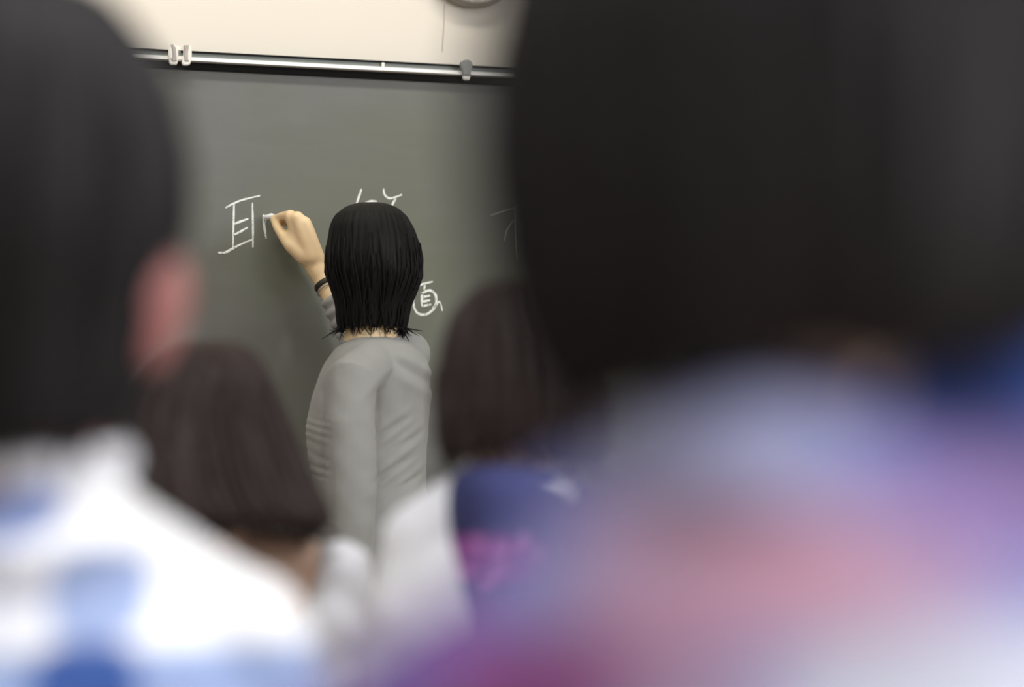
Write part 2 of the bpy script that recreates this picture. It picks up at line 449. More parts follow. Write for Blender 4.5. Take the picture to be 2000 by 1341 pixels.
def character(strokes, m, label):
    o = bpy.data.objects.new('chalk_character', None); COL.objects.link(o); o.parent = bb; o.empty_display_size = 0.05
    o['label'] = label
    for pts, wd in strokes: stroke(o, pts, wd, m)
character([([(440, 406), (455, 398), (475, 390), (508, 382)], 4.5), ([(457, 398), (456, 440), (455, 484)], 4.2),
           ([(493, 396), (494, 440), (494, 483)], 4), ([(458, 437), (485, 427)], 4.6), ([(458, 458), (472, 451), (484, 444)], 4.6),
           ([(426, 493), (440, 493), (455, 485), (470, 477), (492, 468)], 5)], M['chalk'], 'ladder shaped chalk character left of the writing hand')
character([([(515, 419), (516, 440), (520, 466)], 5), ([(517, 434), (521, 425), (528, 419), (536, 420)], 5.5)], M['chalk'],
          'half written chalk character under the writing hand')
character([([(706, 369), (701, 384), (695, 402)], 5), ([(711, 399), (722, 394), (736, 393)], 6),
           ([(749, 368), (751, 380), (760, 387), (772, 385), (785, 380)], 4.5), ([(773, 388), (768, 396), (762, 410)], 5)], M['chalk'],
          'chalk character partly hidden above the dark hair')
character([([(806, 562), (825, 555), (845, 550)], 4.5), ([(830, 556), (828, 566)], 4),
           ([(822, 574), (838, 567), (850, 575), (852, 590), (845, 603)], 5.5), ([(824, 572), (824, 598)], 5),
           ([(826, 580), (840, 577)], 5), ([(826, 589), (840, 586)], 5), ([(824, 598), (842, 594)], 5),
           ([(808, 580), (808, 597), (816, 612), (832, 614), (846, 604), (858, 589), (864, 607)], 5)], M['chalk'],
          'rounded chalk character right of the dark hair')
character([([(960, 420), (985, 412), (1022, 401)], 3.4), ([(1008, 398), (1008, 450), (1011, 506)], 4.2),
           ([(1006, 428), (992, 448), (986, 470)], 4), ([(1012, 432), (1022, 446), (1026, 462)], 3.6),
           ([(1021, 441), (1034, 456), (1033, 476)], 3.2), ([(1044, 440), (1052, 466), (1064, 488)], 3.2)], M['chalk_faint'],
          'faint grey chalk character beside the dark head')

# ------------------------------------------------------------------ hanging rail above the board
zr = lambda y: BP(640, y).z
rail = thing('hanging_rail', 'long bright aluminium rail along the top of the blackboard', 'rail', (0.1, YB, zr(150)))
ro = Vector((0.1, YB, zr(150)))
def rbox(name, y0, y1, d0, d1, m, bevel=0.0015):
    return box(name, Vector((BX0 - 0.03, YB - d1, zr(y1))) - ro, Vector((BX1 + 0.03, YB - d0, zr(y0))) - ro, m, rail, bevel, 3)
rbox('back_channel', 116.5, 150, -0.0295, 0.006, M['alu_dark'])
rbox('top_shade_line', 115, 118.6, -0.0295, 0.010, M['rail_shade'], 0.001)  # thin black strip stands in for the shadow line at the top lip
bm = bmesh.new()
zc = (zr(127.3) + zr(137)) / 2; hr = (zr(127.3) - zr(137)) / 2
prof = [(YB - 0.004, zc + hr), (YB - 0.012, zc + hr), (YB - 0.0135, zc + hr * 0.9), (YB - 0.0265, zc - hr * 0.85), (YB - 0.0265, zc - hr), (YB - 0.004, zc - hr)]
ra = [bm.verts.new(Vector((BX0 - 0.03, y, z)) - ro) for y, z in prof]; rb = [bm.verts.new(Vector((BX1 + 0.03, y, z)) - ro) for y, z in prof]
for k in range(len(prof)): bm.faces.new((ra[k], ra[(k + 1) % len(prof)], rb[(k + 1) % len(prof)], rb[k]))
bm.faces.new(ra); bm.faces.new(rb[::-1])
from_bm('front_lip', bm, M['alu'], rail)
rbox('lower_shade_strip', 137, 150, 0.002, 0.009, M['rail_shade'], 0.001)  # black strip painting in the shadow below the front lip
# small pale stop standing in the groove
p = BP(748, 128, 0.012)
box('rail_stop', p - ro + Vector((-0.003, -0.004, -0.006)), p - ro + Vector((0.003, 0.006, 0.006)), M['clip_white'], rail, 0.001)

# ------------------------------------------------------------------ clips on the rail
def plate(name, bm_pts, d0, d1, m, parent, org):
    """rounded plate from a pixel outline, between d0 and d1 metres in front of the board"""
    bm = bmesh.new()
    v0 = [bm.verts.new(BP(x, y, 0.02) * 1.0 - org) for x, y in bm_pts]
    for v in v0: v.co.y = YB - d0 - org.y
    f = bm.faces.new(v0)
    r = bmesh.ops.extrude_face_region(bm, geom=[f])
    nv = [e for e in r['geom'] if isinstance(e, bmesh.types.BMVert)]
    for v in nv: v.co.y = YB - d1 - org.y
    bmesh.ops.recalc_face_normals(bm, faces=bm.faces[:])
    es = [e for e in bm.edges if all(v in nv for v in e.verts)]
    bmesh.ops.bevel(bm, geom=es, offset=0.0016, segments=2, affect='EDGES')
    return from_bm(name, bm, m, parent)
org = BP(350, 110, 0.03)
c1 = thing('rail_clip', 'white plastic double clip hooked over the left end of the rail', 'clip', org)
plate('clip_jaw', [(331, 94), (335, 89.5), (339, 89), (343, 92), (346, 100), (347, 116), (345.5, 126), (343, 129), (333, 129), (330, 126), (328, 114), (328, 101)], 0.028, 0.036, M['clip_white'], c1, org)
plate('clip_jaw', [(357, 92), (360, 90.5), (370, 91), (373, 95), (373.5, 110), (372, 122), (370, 128), (366, 130), (357, 130), (354, 127), (355, 118), (357, 110)], 0.028, 0.036, M['clip_white'], c1, org)
plate('bridge', [(343, 91), (350, 91), (352, 95), (352, 101), (348, 101), (348, 111), (358, 111), (358, 120), (346, 120), (344, 110)], 0.026, 0.031, M['clip_white'], c1, org)
plate('clip_groove', [(332.5, 90.5), (337, 89.8), (342, 97), (343.5, 116), (344, 122), (336, 124), (331, 117), (335.5, 117), (336, 106)], 0.0358, 0.0385, M['clip_recess'], c1, org)
plate('clip_groove', [(358, 91.5), (368, 91.5), (366, 103), (366, 119), (369, 123), (359, 123), (358.5, 108)], 0.0358, 0.0385, M['clip_recess'], c1, org)
plate('clip_slot', [(348.5, 100), (352, 100), (352, 111), (348.5, 111)], 0.0305, 0.0325, M['clip_grey'], c1, org)
org = BP(908, 140, 0.03)
c2 = thing('rail_clip', 'grey hook clip with pale tip near the right end of the rail', 'clip', org)
plate('clip_body', [(897, 124), (904, 120.5), (910, 119.5), (917, 121.5), (921, 128), (920, 136), (917.5, 143), (917, 150), (902, 150), (901.5, 142), (898.5, 136), (896.5, 129)], 0.028, 0.037, M['clip_grey'], c2, org)
plate('clip_tip', [(902, 149.5), (917, 149.5), (916.5, 155), (914, 158.5), (905, 158), (902, 155)], 0.027, 0.034, M['clip_white'], c2, org)

# ------------------------------------------------------------------ round wall clock (only its lower rim is in the photograph)
cc = BP(922, -77, -0.03)
CR = 0.110
ck = thing('wall_clock', 'round grey rimmed clock on the cream wall above the rail', 'clock', (cc.x, WY, cc.z))
def lathe_y(prof, n=64):
    bm = bmesh.new(); R = []
    for k in range(n):
        a = 2 * math.pi * k / n
        R.append([bm.verts.new((r * math.cos(a), -d, r * math.sin(a))) for r, d in prof])
    for k in range(n):
        for j in range(len(prof) - 1):
            bm.faces.new((R[k][j], R[(k + 1) % n][j], R[(k + 1) % n][j + 1], R[k][j + 1]))
    bmesh.ops.remove_doubles(bm, verts=bm.verts[:], dist=1e-5)
    return bm
from_bm('case', lathe_y([(0.0, 0.001), (CR * 0.97, 0.001), (CR, 0.006), (CR, 0.034), (CR * 0.985, 0.042), (CR * 0.94, 0.045), (CR * 0.89, 0.042), (CR * 0.865, 0.034), (CR * 0.86, 0.028), (0.0, 0.028)]), M['clock_case'], ck, True)
from_bm('dial', lathe_y([(0.0, 0.0281), (CR * 0.86, 0.0281), (CR * 0.86, 0.030), (0.0, 0.030)]), M['clock_face'], ck, True)
for a_, l_, wd in ((0.9, 0.05, 0.004), (2.6, 0.075, 0.003)):
    bm = bmesh.new(); add_box(bm, (-wd, -0.035, -0.012), (wd, -0.033, l_), 0.0005)
    bmesh.ops.rotate(bm, verts=bm.verts[:], cent=(0, 0, 0), matrix=Matrix.Rotation(a_, 3, 'Y')); from_bm('clock_hand', bm, M['black'], ck)
for k in range(12):
    a = k * math.pi / 6; bm = bmesh.new(); add_box(bm, (-0.002, -0.031, CR * 0.74), (0.002, -0.0299, CR * 0.82))
    bmesh.ops.rotate(bm, verts=bm.verts[:], cent=(0, 0, 0), matrix=Matrix.Rotation(a, 3, 'Y')); from_bm('hour_mark', bm, M['black'], ck)
bm = bmesh.new(); o = Vector((cc.x, WY, cc.z))
tube(bm, [BP(868, 8, -0.0295) - o, BP(867, 50, -0.0295) - o, BP(864, 100, -0.0295) - o], [0.0011, 0.0011, 0.0009], 8)
from_bm('cord', bm, M['cable'], ck, True)

# ================================================================== teacher
TB = Vector((L(725, 900, 3.9).x, 3.9, 0))
T = thing('person', 'standing person with short black hair in grey sweater writing on the board', 'person', toW(TB), -YAW)
def t(px, py, D): return L(px, py, D) - TB
hf = (-0.50, 0.86)                               # the head looks at the writing hand
tf, tl, _ = frame((-0.93, 0.36))                 # the chest
Hc = t(735, 512, 3.9)
bd = board_depth(540)

bm = bmesh.new()
head_shapes(bm, Hc, hf, 0.95)
tube(bm, [t(735, 560, 3.90), t(727, 640, 3.895), t(722, 690, 3.9)], [0.052, 0.050, 0.060], 18)
tube(bm, [t(702, 735, 3.80), t(727, 700, 3.89), t(785, 715, 4.0)], [0.035, 0.042, 0.033], 16)
ell(bm, t(722, 800, 3.9), (0.085, 0.11, 0.16)); ell(bm, t(725, 960, 3.9), (0.085, 0.11, 0.18)); ell(bm, t(728, 1120, 3.9), (0.08, 0.09, 0.11))
# left arm, hanging
tube(bm, [t(684, 740, 3.745), t(686, 940, 3.72), t(684, 1150, 3.735)], [0.036, 0.033, 0.022], 14)
wl = t(684, 1160, 3.735)
hand(bm, wl, Vector((-0.03, 0.05, -1)), Vector((0.2, -1, 0)), 0.92, 0.3, 1)
# right arm, raised to the board
el = t(714, 694, 4.12)
tube(bm, [t(792, 700, 3.98), el, t(658, 592, 4.15), t(631, 542, 4.165), t(609, 510, 4.163)], [0.036, 0.030, 0.0245, 0.0235, 0.0225], 16)
# writing hand: palm and knuckles, back of the hand to the class
kn = {'i': (567, 421, 4.140), 'm': (581, 425, 4.132), 'r': (596, 435, 4.135), 'p': (602, 447, 4.145)}
for k, wr, r1 in (('i', (598, 500, 4.155), 0.013), ('m', (607, 502, 4.15), 0.0145), ('r', (614, 502, 4.155), 0.014), ('p', (617, 502, 4.165), 0.013)):
    tube(bm, [t(*wr), t(*kn[k])], [0.019, r1], 12)
ell(bm, t(586, 462, 4.148), (0.030, 0.016, 0.040), Matrix.Rotation(0.35, 3, 'Y'))
ell(bm, t(577, 452, 4.165), (0.015, 0.014, 0.026), Matrix.Rotation(0.2, 3, 'Y'))
ell(bm, t(622, 505, 4.155), (0.013, 0.013, 0.015))
tube(bm, [t(*kn['i']), t(555, 421, 4.155), t(545, 423, 4.175), t(537, 425, 4.193)], [0.0115, 0.0095, 0.0085, 0.007], 12)
tube(bm, [t(*kn['m']), t(570, 432, 4.175), t(558, 436, 4.193), t(550, 434, 4.200)], [0.0115, 0.0095, 0.0085, 0.007], 12)
tube(bm, [t(*kn['r']), t(588, 444, 4.182), t(575, 455, 4.200), t(578, 466, 4.200)], [0.011, 0.0093, 0.0083, 0.007], 12)
tube(bm, [t(*kn['p']), t(596, 460, 4.188), t(585, 470, 4.205), t(590, 478, 4.200)], [0.010, 0.0083, 0.0075, 0.0065], 12)
tube(bm, [t(594, 500, 4.15), t(567, 478, 4.146), t(551, 458, 4.158), t(541, 442, 4.172), t(534, 427, 4.186)], [0.019, 0.0150, 0.0110, 0.0100, 0.0078], 12)
# legs
f_, l_, _r = frame((-0.6, 0.8))
hipc = Vector((0, 0, 0.80))
for q in (-1, 1):
    k0 = hipc + l_ * q * 0.07
    tube(bm, [k0, k0 + Vector((0, 0, -0.38)) + f_ * 0.01, k0 + Vector((0, 0, -0.73))], [0.06, 0.045, 0.032], 14)
    an = k0 + Vector((0, 0, -0.75)); an.z = 0.045
    tube(bm, [an - f_ * 0.03, an + f_ * 0.13 - Z * 0.015], [0.028, 0.024], 12)
remesh('body', bm, 0.0042, 3, M['skin_teacher'], T)
eyes(Hc, hf, 0.95, T)

# sweater
bm = bmesh.new()
loft(bm, [(660, 690, 768, 3.90, 0.050), (668, 676, 800, 3.905, 0.085), (682, 656, 822, 3.915, 0.115), (705, 637, 836, 3.915, 0.132), (740, 621, 841, 3.91, 0.138),
          (790, 606, 840, 3.91, 0.136), (840, 597, 836, 3.905, 0.130), (880, 601, 833, 3.90, 0.126), (930, 611, 832, 3.90, 0.126),
          (985, 618, 836, 3.90, 0.132), (1050, 612, 846, 3.90, 0.145), (1110, 600, 856, 3.90, 0.155), (1160, 594, 862, 3.90, 0.158)], TB, 48, 2.25)
tube(bm, [t(722, 714, 3.80), t(688, 742, 3.718), t(683, 830, 3.702), t(686, 900, 3.698), t(688, 960, 3.698), t(688, 1020, 3.702), t(687, 1080, 3.712), t(684, 1150, 3.73)],
     [0.047, 0.050, 0.0485, 0.047, 0.0455, 0.043, 0.040, 0.034], 24)
tube(bm, [t(762, 704, 3.95), t(797, 692, 3.985), t(760, 690, 4.06), el, t(684, 635, 4.138), t(660, 592, 4.152)],
     [0.058, 0.047, 0.048, 0.044, 0.036, 0.0325], 20)
def folds(co, no):
    u, v = px_of(co, TB)
    near = co[:, 1] < 0.02
    d = np.zeros(len(co))
    G = lambda x, c, s: np.exp(-((x - c) / s) ** 2)
    sst = lambda x, a, b: np.clip((x - a) / (b - a), 0, 1) ** 2 * (3 - 2 * np.clip((x - a) / (b - a), 0, 1))
    back = sst(u, 728, 742) * near
    # drag folds that fan from the elbow across the lower back
    yy = v + 0.62 * (u - 740) + 0.0016 * (u - 740) ** 2
    m1 = back * sst(u, 842, 790) * sst(v, 770, 850) * sst(v, 985, 930)
    d += 0.0050 * m1 * (np.abs(np.sin(yy / 13.0 + 0.5 * np.sin(u / 23.0))) ** 0.6 - 0.7 + 0.3 * np.sin(yy / 4.3 + 1.3))
    # long soft folds from the right shoulder blade
    yy2 = (v - 700) - 0.55 * (u - 790)
    d += 0.0035 * back * G(yy2, 0, 9) * sst(u, 765, 785) - 0.003 * back * G(yy2, 18, 9) * sst(u, 765, 785)
    d += 0.0030 * back * G((v - 720) - 0.5 * (u - 800), 30, 12) * sst(u, 770, 800)
    # bunched folds at the waist in front of the arm
    fr = sst(u, 650, 636) * sst(v, 800, 835) * sst(v, 960, 925)
    yy3 = v - 0.55 * (u - 600) + 0.004 * (u - 600) ** 2
    ph = yy3 / 5.6 + 0.9 * np.sin(v / 19.0 + 0.5)
    d += 0.0042 * fr * (np.abs(np.sin(ph)) ** 0.6 - 0.7) * (0.65 + 0.35 * np.sin(v / 13.0))
    # sleeve: seam hollow at the armhole and small creases at the elbow
    slv = sst(u, 624, 634) * sst(u, 738, 728) * near
    d += -0.004 * G(u - 631, 0, 5) * sst(v, 740, 780)
    d += -0.003 * G(u - 734, 0, 7) * sst(v, 745, 770) * sst(v, 870, 800) * near
    d += 0.0006 * slv * G(v, 965, 40) * np.sin((v + 0.5 * u) / 6.0) * sst(u, 690, 725)
    d += 0.0022 * near * G((v - 770) + 1.1 * (u - 715), 0, 12) * sst(u, 690, 712) * sst(v, 700, 730)
    d += 0.0008 * np.sin(co[:, 0] * 90 + co[:, 2] * 35) * np.sin(co[:, 2] * 60 + 1.0)
    # bunching of the raised sleeve near its cuff
    cuff = (v < 660) * (u < 700) * (co[:, 1] > 0.1)
    d += 0.0022 * cuff * np.sin((v * 0.85 + u * 0.5) / 3.6)
    return co + no * d[:, None]
remesh('sweater', bm, 0.0040, 3, M['sweater'], T, folds)
# neckline rib
bm = bmesh.new(); ring = []
for k in range(33):
    a = 2 * math.pi * k / 32
    ring.append(t(724 + 56 * math.cos(a), 664 - 4 * math.cos(a) - 5 * math.sin(a), 3.895 + 0.055 * math.sin(a)))
tube(bm, ring, [0.0045] * len(ring), 10, caps=False)
from_bm('neck_rib', bm, M['sweater'], T, True)

# trousers and shoes
bm = bmesh.new()
ell(bm, Vector((0.005, 0, 0.84)), (0.105, 0.125, 0.12))
for q in (-1, 1):
    k0 = hipc + l_ * q * 0.07
    tube(bm, [k0, k0 + Vector((0, 0, -0.38)) + f_ * 0.01, k0 + Vector((0, 0, -0.70))], [0.080, 0.068, 0.058], 18)
remesh('trousers', bm, 0.010, 4, M['dark_trousers'], T)
for q in (-1, 1):
    an = hipc + l_ * q * 0.07; an.z = 0.04
    bm = bmesh.new()
    tube(bm, [an - f_ * 0.04, an + f_ * 0.05, an + f_ * 0.15 - Z * 0.008], [0.040, 0.042, 0.032], 16)
    for v in bm.verts: v.co.z = max(v.co.z, 0.0)
    from_bm('shoe', bm, M['shoe'], T, True)

# hair: neck-length bob
hair('hair', [(396.5, 712, 738, 3.895, 0.010), (399, 692, 758, 3.895, 0.034), (407, 674, 778, 3.895, 0.060), (422, 656, 794, 3.895, 0.080), (445, 645, 807, 3.895, 0.094),
              (475, 641, 817, 3.895, 0.103), (505, 637, 821, 3.895, 0.106), (535, 638, 823, 3.895, 0.103), (560, 648, 814, 3.897, 0.094),
              (585, 658, 802, 3.898, 0.084), (605, 661, 795, 3.898, 0.076), (624, 660, 794, 3.898, 0.071), (641, 664, 789, 3.898, 0.066)],
     TB, M['hair_black'], T, hf, 470, 0.0022, 0.005, 260, 90, 150, 0.022, 0.0028, 3, 2.15, 22)
# watch on the raised wrist
def torus(name, c, axis, R, r, m, parent, flat=2.2, n=28, k=10):
    axis = axis.normalized(); a = axis.orthogonal().normalized(); b = axis.cross(a); bm = bmesh.new(); rg = []
    for i in range(n):
        an = 2 * math.pi * i / n; rad = a * math.cos(an) + b * math.sin(an)
        rg.append([bm.verts.new(c + rad * (R + r * math.cos(2 * math.pi * j / k)) + axis * flat * r * math.sin(2 * math.pi * j / k)) for j in range(k)])
    for i in range(n):
        for j in range(k): bm.faces.new((rg[i][j], rg[i][(j + 1) % k], rg[(i + 1) % n][(j + 1) % k], rg[(i + 1) % n][j]))
    return from_bm(name, bm, m, parent, True)
ax = t(658, 592, 4.15) - t(631, 542, 4.165)
wc = t(638, 555, 4.161)
ws = torus('wristband', wc, ax, 0.0252, 0.0022, M['strap'], T, 2.6)
ws['label'] = 'dark wristband on the raised wrist'
torus('bangle', wc + ax.normalized() * 0.011, ax, 0.0268, 0.0016, M['steel'], T, 1.0)

# stick of chalk in the fingers
ctip = BP(517, 424, 0.0012); cend = toW(L(551, 424, 4.178))
ch = thing('chalk_stick', 'short white stick of chalk pinched in the writing hand', 'chalk', ctip)
bm = bmesh.new()
dv = (cend - ctip)
tube(bm, [Vector((0, -0.0035, 0)), Vector((0, -0.0035, 0)) + dv * 0.15, dv], [0.0036, 0.0052, 0.0054], 14)
from_bm('stick', bm, M['chalk_stick'], ch, True)

# ================================================================== students
def seated_legs(bm, hip, f, l, r, knee_z=0.50):
    for q in (-1, 1):
        a = hip + l * q * 0.08; k = a + f * 0.36 + l * q * 0.005; k.z = knee_z - 0.02
        an = k + f * 0.04; an.z = 0.07
        tube(bm, [a, k, an], [r, r * 0.8, r * 0.6], 14)
def seated_feet(parent, hip, f, l):
    for q in (-1, 1):
        an = hip + l * q * 0.085 + f * 0.40; an.z = 0.035
        bm = bmesh.new(); tube(bm, [an - f * 0.04, an + f * 0.05, an + f * 0.13], [0.036, 0.038, 0.03], 14)
        for v in bm.verts: v.co.z = max(v.co.z, 0.0)
        from_bm('shoe', bm, M['shoe'], parent, True)

def student(label, bpx, D, skin, fd, head, hs, neck, shl, shr, elbl, elbr, waist_half=0.125, body_extra=None):
    """seated body: returns root, base and helpers; head/shoulders/elbows are pixel points (px, py, depth)"""
    base = Vector((L(bpx, 1000, D).x, D, 0))
    root = thing('person', label, 'person', toW(base), -YAW)
    s = lambda px, py, d=D: L(px, py, d) - base
    f, l, R = frame(fd)
    hip = Vector((0, 0, 0.48)); H = s(*head); nb = s(*neck)
    bm = bmesh.new(); head_shapes(bm, H, fd, hs)
    tube(bm, [H - Z * 0.05 * hs - f * 0.012, nb], [0.048 * hs, 0.050 * hs], 16)
    A, B = s(*shl), s(*shr)
    tube(bm, [A, nb - Z * 0.02, B], [0.036, 0.046, 0.036], 14)
    ch_ = (A + B) / 2 - Z * 0.10
    ell(bm, ch_, (0.12, 0.085, 0.14), R); tube(bm, [ch_, hip + Z * 0.05], [0.095, 0.10], 18)
    hands = []
    for X, E, q in ((A, elbl, 1), (B, elbr, -1)):
        e = s(*E); wv = hip + f * 0.26 + l * q * 0.10 + Z * 0.13
        tube(bm, [X, e, wv], [0.034, 0.030, 0.021], 12)
        hand(bm, wv, f * 1.0 - Z * 0.35, Z, 0.85, 0.35, -q)
        hands.append((X, e, wv))
    seated_legs(bm, hip, f, l, 0.06)
    if body_extra: body_extra(bm, s)
    remesh('body', bm, 0.0065, 3, skin, root)
    eyes(H, fd, hs, root)
    bm = bmesh.new(); ell(bm, hip + Z * 0.02, (0.15, 0.125, 0.10), R); seated_legs(bm, hip, f, l, 0.075)
    remesh('trousers', bm, 0.012, 4, M['navy_trousers'], root)
    seated_feet(root, hip, f, l)
    return root, base, s, f, l, R, hip, hands, A, B, nb

M['chair_wood'] = mat('pale_chair_wood', (0.52, 0.36, 0.20, 1), 0.45, 0.15, 5, stretch=(1, 8, 1))
M['chair_steel'] = mat('grey_chair_steel', (0.35, 0.36, 0.37, 1), 0.4, 0.05, 20, metallic=0.6)
def chair(root, f, label):
    o = thing('school_chair', label, 'chair', root.location, root.rotation_euler.z + math.atan2(-f.x, f.y), 'school chairs')
    box('seat', (-0.158, -0.19, 0.378), (0.158, 0.18, 0.396), M['chair_wood'], o, 0.007, 3)
    box('backrest', (-0.152, -0.235, 0.60), (0.152, -0.219, 0.76), M['chair_wood'], o, 0.006, 3)
    for x in (-0.14, 0.14):
        for pts in ([(x, 0.16, 0.376), (x, 0.17, 0.012)], [(x, -0.15, 0.376), (x, -0.19, 0.012)]):
            bm = bmesh.new(); tube(bm, pts, [0.011, 0.011], 10); from_bm('leg', bm, M['chair_steel'], o, True)
        bm = bmesh.new(); tube(bm, [(x, -0.15, 0.366), (x, -0.215, 0.42), (x, -0.248, 0.58), (x, -0.246, 0.74)], [0.010] * 4, 10)
        from_bm('back_post', bm, M['chair_steel'], o, True)
    return o

def torso(bm, A, B, nb, hip, R, rs, chest=(0.155, 0.11, 0.17)):
    ch_ = (A + B) / 2 - Z * 0.10
    ell(bm, ch_, chest, R); tube(bm, [ch_, hip + Z * 0.06], [chest[1] + 0.015, 0.128], 22)
    tube(bm, [A, nb - Z * 0.018, B], [rs, rs * 1.05, rs], 18)
def wrinkle(a=0.0025, k=42.0, ph=0.0):
    def post(co, no):
        d = np.sin(co[:, 0] * k + np.sin(co[:, 2] * k * 0.6 + ph) * 1.3) * np.sin(co[:, 2] * k * 0.8 + co[:, 1] * k * 0.5 + ph)
        return co + no * (a * d)[:, None]
    return post

# ---- left foreground student: short black hair, white and blue plaid shirt
D = 1.34
def earA(bm, s):
    ell(bm, s(336, 572), (0.012, 0.018, 0.032)); ell(bm, s(292, 640), (0.017, 0.028, 0.03))
SA = student('blurred person at left with short black hair in white and blue plaid shirt', 95, D, M['skin_ruddy'], (0.12, 1.0),
             (90, 505, D), 1.0, (95, 950, D), (-300, 1215, D), (468, 1242, D), (-420, 1700, D), (600, 1650, D), body_extra=earA)
root, base, s, f, l, R, hip, hands, A, B, nb = SA
chair(root, f, 'school chair under the person in the white and blue plaid shirt')
bm = bmesh.new(); torso(bm, A, B, nb, hip, R, 0.042, (0.165, 0.11, 0.17))
for X, e, wv in hands: tube(bm, [X, e, e * 0.35 + wv * 0.65], [0.045, 0.043, 0.036], 18)
tube(bm, [s(100, 1015), s(105, 1060)], [0.056, 0.085], 20)
X = lambda px: s(px, 1000, D - 0.115).x
Zz = lambda py: s(100, py, D - 0.115).z
def patch(x0, x1, y0, y1, c): return ((X(x0) + X(x1)) / 2, (Zz(y0) + Zz(y1)) / 2, abs(X(x1) - X(x0)) / 2, abs(Zz(y1) - Zz(y0)) / 2, c)
WHITE = (0.92, 0.92, 0.93, 1)
plaid = [patch(-240, 80, 885, 1070, lin(150, 166, 214)), patch(70, 260, 1075, 1262, lin(154, 170, 208)), patch(-240, 60, 1075, 1250, lin(225, 228, 240)),
         patch(-240, 900, 1275, 1480, lin(150, 168, 208)), patch(50, 262, 1258, 1470, lin(60, 88, 152)), patch(-700, -240, 1075, 1262, lin(150, 170, 212)),
         patch(260, 600, 1480, 1660, lin(225, 228, 240)), patch(-240, 60, 1470, 1700, lin(52, 80, 152))]
sh = remesh('shirt', bm, 0.0065, 4, print_mat('white_blue_plaid', WHITE, plaid, soft=0.12), root, wrinkle(0.002))
bm = bmesh.new(); ring = []
for k in range(25):
    a = 2 * math.pi * k / 24; ring.append(s(95, 900) + Vector((0.044 * math.cos(a), 0.047 * math.sin(a), 0.006 * math.sin(a))))
tube(bm, ring, [0.013] * 25, 12, caps=False, flat=(Vector((0, 0, 1)), 1.0))
from_bm('collar', bm, M['white_cloth'], root, True)
hair('hair', [(-30, 50, 150, D, 0.015), (-22, -5, 190, D, 0.045), (10, -75, 232, D, 0.072), (70, -130, 283, D, 0.092), (150, -165, 328, D, 0.106), (250, -185, 352, D, 0.113),
              (355, -190, 362, D, 0.115), (450, -186, 356, D, 0.113), (540, -170, 330, D, 0.106), (620, -146, 300, D, 0.096), (700, -108, 284, D, 0.086),
              (790, -62, 258, D, 0.077), (875, -30, 218, D, 0.068)],
     base, M['hair_soft'], root, (0.12, 1.0), 330, 0.003, 0.008, 200, 70, 60, 0.02, 0.003, 11)

# ---- long-haired student in the middle row
D = 2.43
SB = student('person with long dark brown hair and white blouse left of the grey sweater', 425, D, M['skin_tan'], (-0.05, 1.0),
             (420, 850, D), 0.9, (430, 1060, D), (285, 1140, D), (584, 1102, D), (245, 1420, D), (640, 1400, D))
root, base, s, f, l, R, hip, hands, A, B, nb = SB
chair(root, f, 'school chair under the person with long dark brown hair')
bm = bmesh.new()
ch_ = (A + B) / 2 - Z * 0.12
ell(bm, ch_, (0.14, 0.10, 0.12), R); tube(bm, [ch_, hip + Z * 0.06], [0.115, 0.125], 22)
for X_, e, wv in hands:
    o = (X_ - (A + B) / 2).normalized()
    tube(bm, [X_ + o * 0.052 - Z * 0.012, X_ * 0.6 + e * 0.4 + o * 0.030, e * 0.75 + X_ * 0.25 + o * 0.01], [0.038, 0.046, 0.044], 18)
remesh('blouse', bm, 0.006, 3, M['white_cloth'], root, wrinkle(0.0035, 60))
hair('hair', [(664, 395, 440, D, 0.012), (670, 365, 470, D, 0.036), (684, 340, 492, D, 0.060), (715, 312, 512, D, 0.084), (760, 272, 530, D, 0.098), (830, 232, 558, D, 0.106),
              (900, 215, 588, D - 0.01, 0.108), (960, 210, 612, D - 0.02, 0.104), (1000, 220, 634, D - 0.03, 0.098), (1018, 262, 638, D - 0.035, 0.09), (1032, 280, 615, D - 0.04, 0.082)],
     base, M['hair_brown'], root, (-0.05, 1.0), 730, 0.006, 0.008, 220, 80, 130, 0.02, 0.005, 21, 2.2, 20, bottom=lambda c, q: 0.003 * np.clip(c * 2 - 0.4, 0, 1))

# ---- student right of the teacher: dark bob, white sleeves, navy and magenta vest
D = 2.16
SC = student('blurred person with dark bob, white sleeves and navy magenta vest', 990, D, M['skin_tan'], (0.1, 1.0),
             (992, 745, D), 0.86, (992, 930, D), (835, 1065, D), (1120, 1075, D), (790, 1330, D), (1180, 1330, D))
root, base, s, f, l, R, hip, hands, A, B, nb = SC
chair(root, f, 'school chair under the person in the navy magenta vest')
bm = bmesh.new(); torso(bm, A, B, nb, hip, R, 0.045, (0.14, 0.095, 0.15))
for X_, e, wv in hands: tube(bm, [X_, X_ * 0.5 + e * 0.5, e, e * 0.3 + wv * 0.7], [0.048, 0.054, 0.050, 0.038], 18)
tube(bm, [s(905, 985), s(820, 1055)], [0.036, 0.044], 16)
remesh('shirt', bm, 0.006, 4, M['white_cloth'], root, wrinkle(0.002, 50))
bm = bmesh.new()
loft(bm, [(908, 925, 1065, D - 0.01, 0.075), (918, 892, 1100, D - 0.01, 0.098), (945, 876, 1150, D - 0.01, 0.118), (1000, 872, 1185, D - 0.005, 0.130), (1080, 882, 1200, D, 0.134), (1200, 892, 1200, D, 0.136),
          (1400, 880, 1150, D, 0.14), (1560, 872, 1160, D, 0.145)], base, 40, 2.6)
X = lambda px: s(px, 1000, D - 0.11).x
Zz = lambda py: s(1000, py, D - 0.11).z
MAG = lin(150, 62, 148); PUR = lin(118, 96, 158); PINKD = lin(196, 120, 190)
vest_p = [patch(850, 1250, 1130, 1700, PUR), patch(850, 1060, 1045, 1128, MAG), patch(1060, 1250, 1050, 1130, lin(160, 120, 175))]
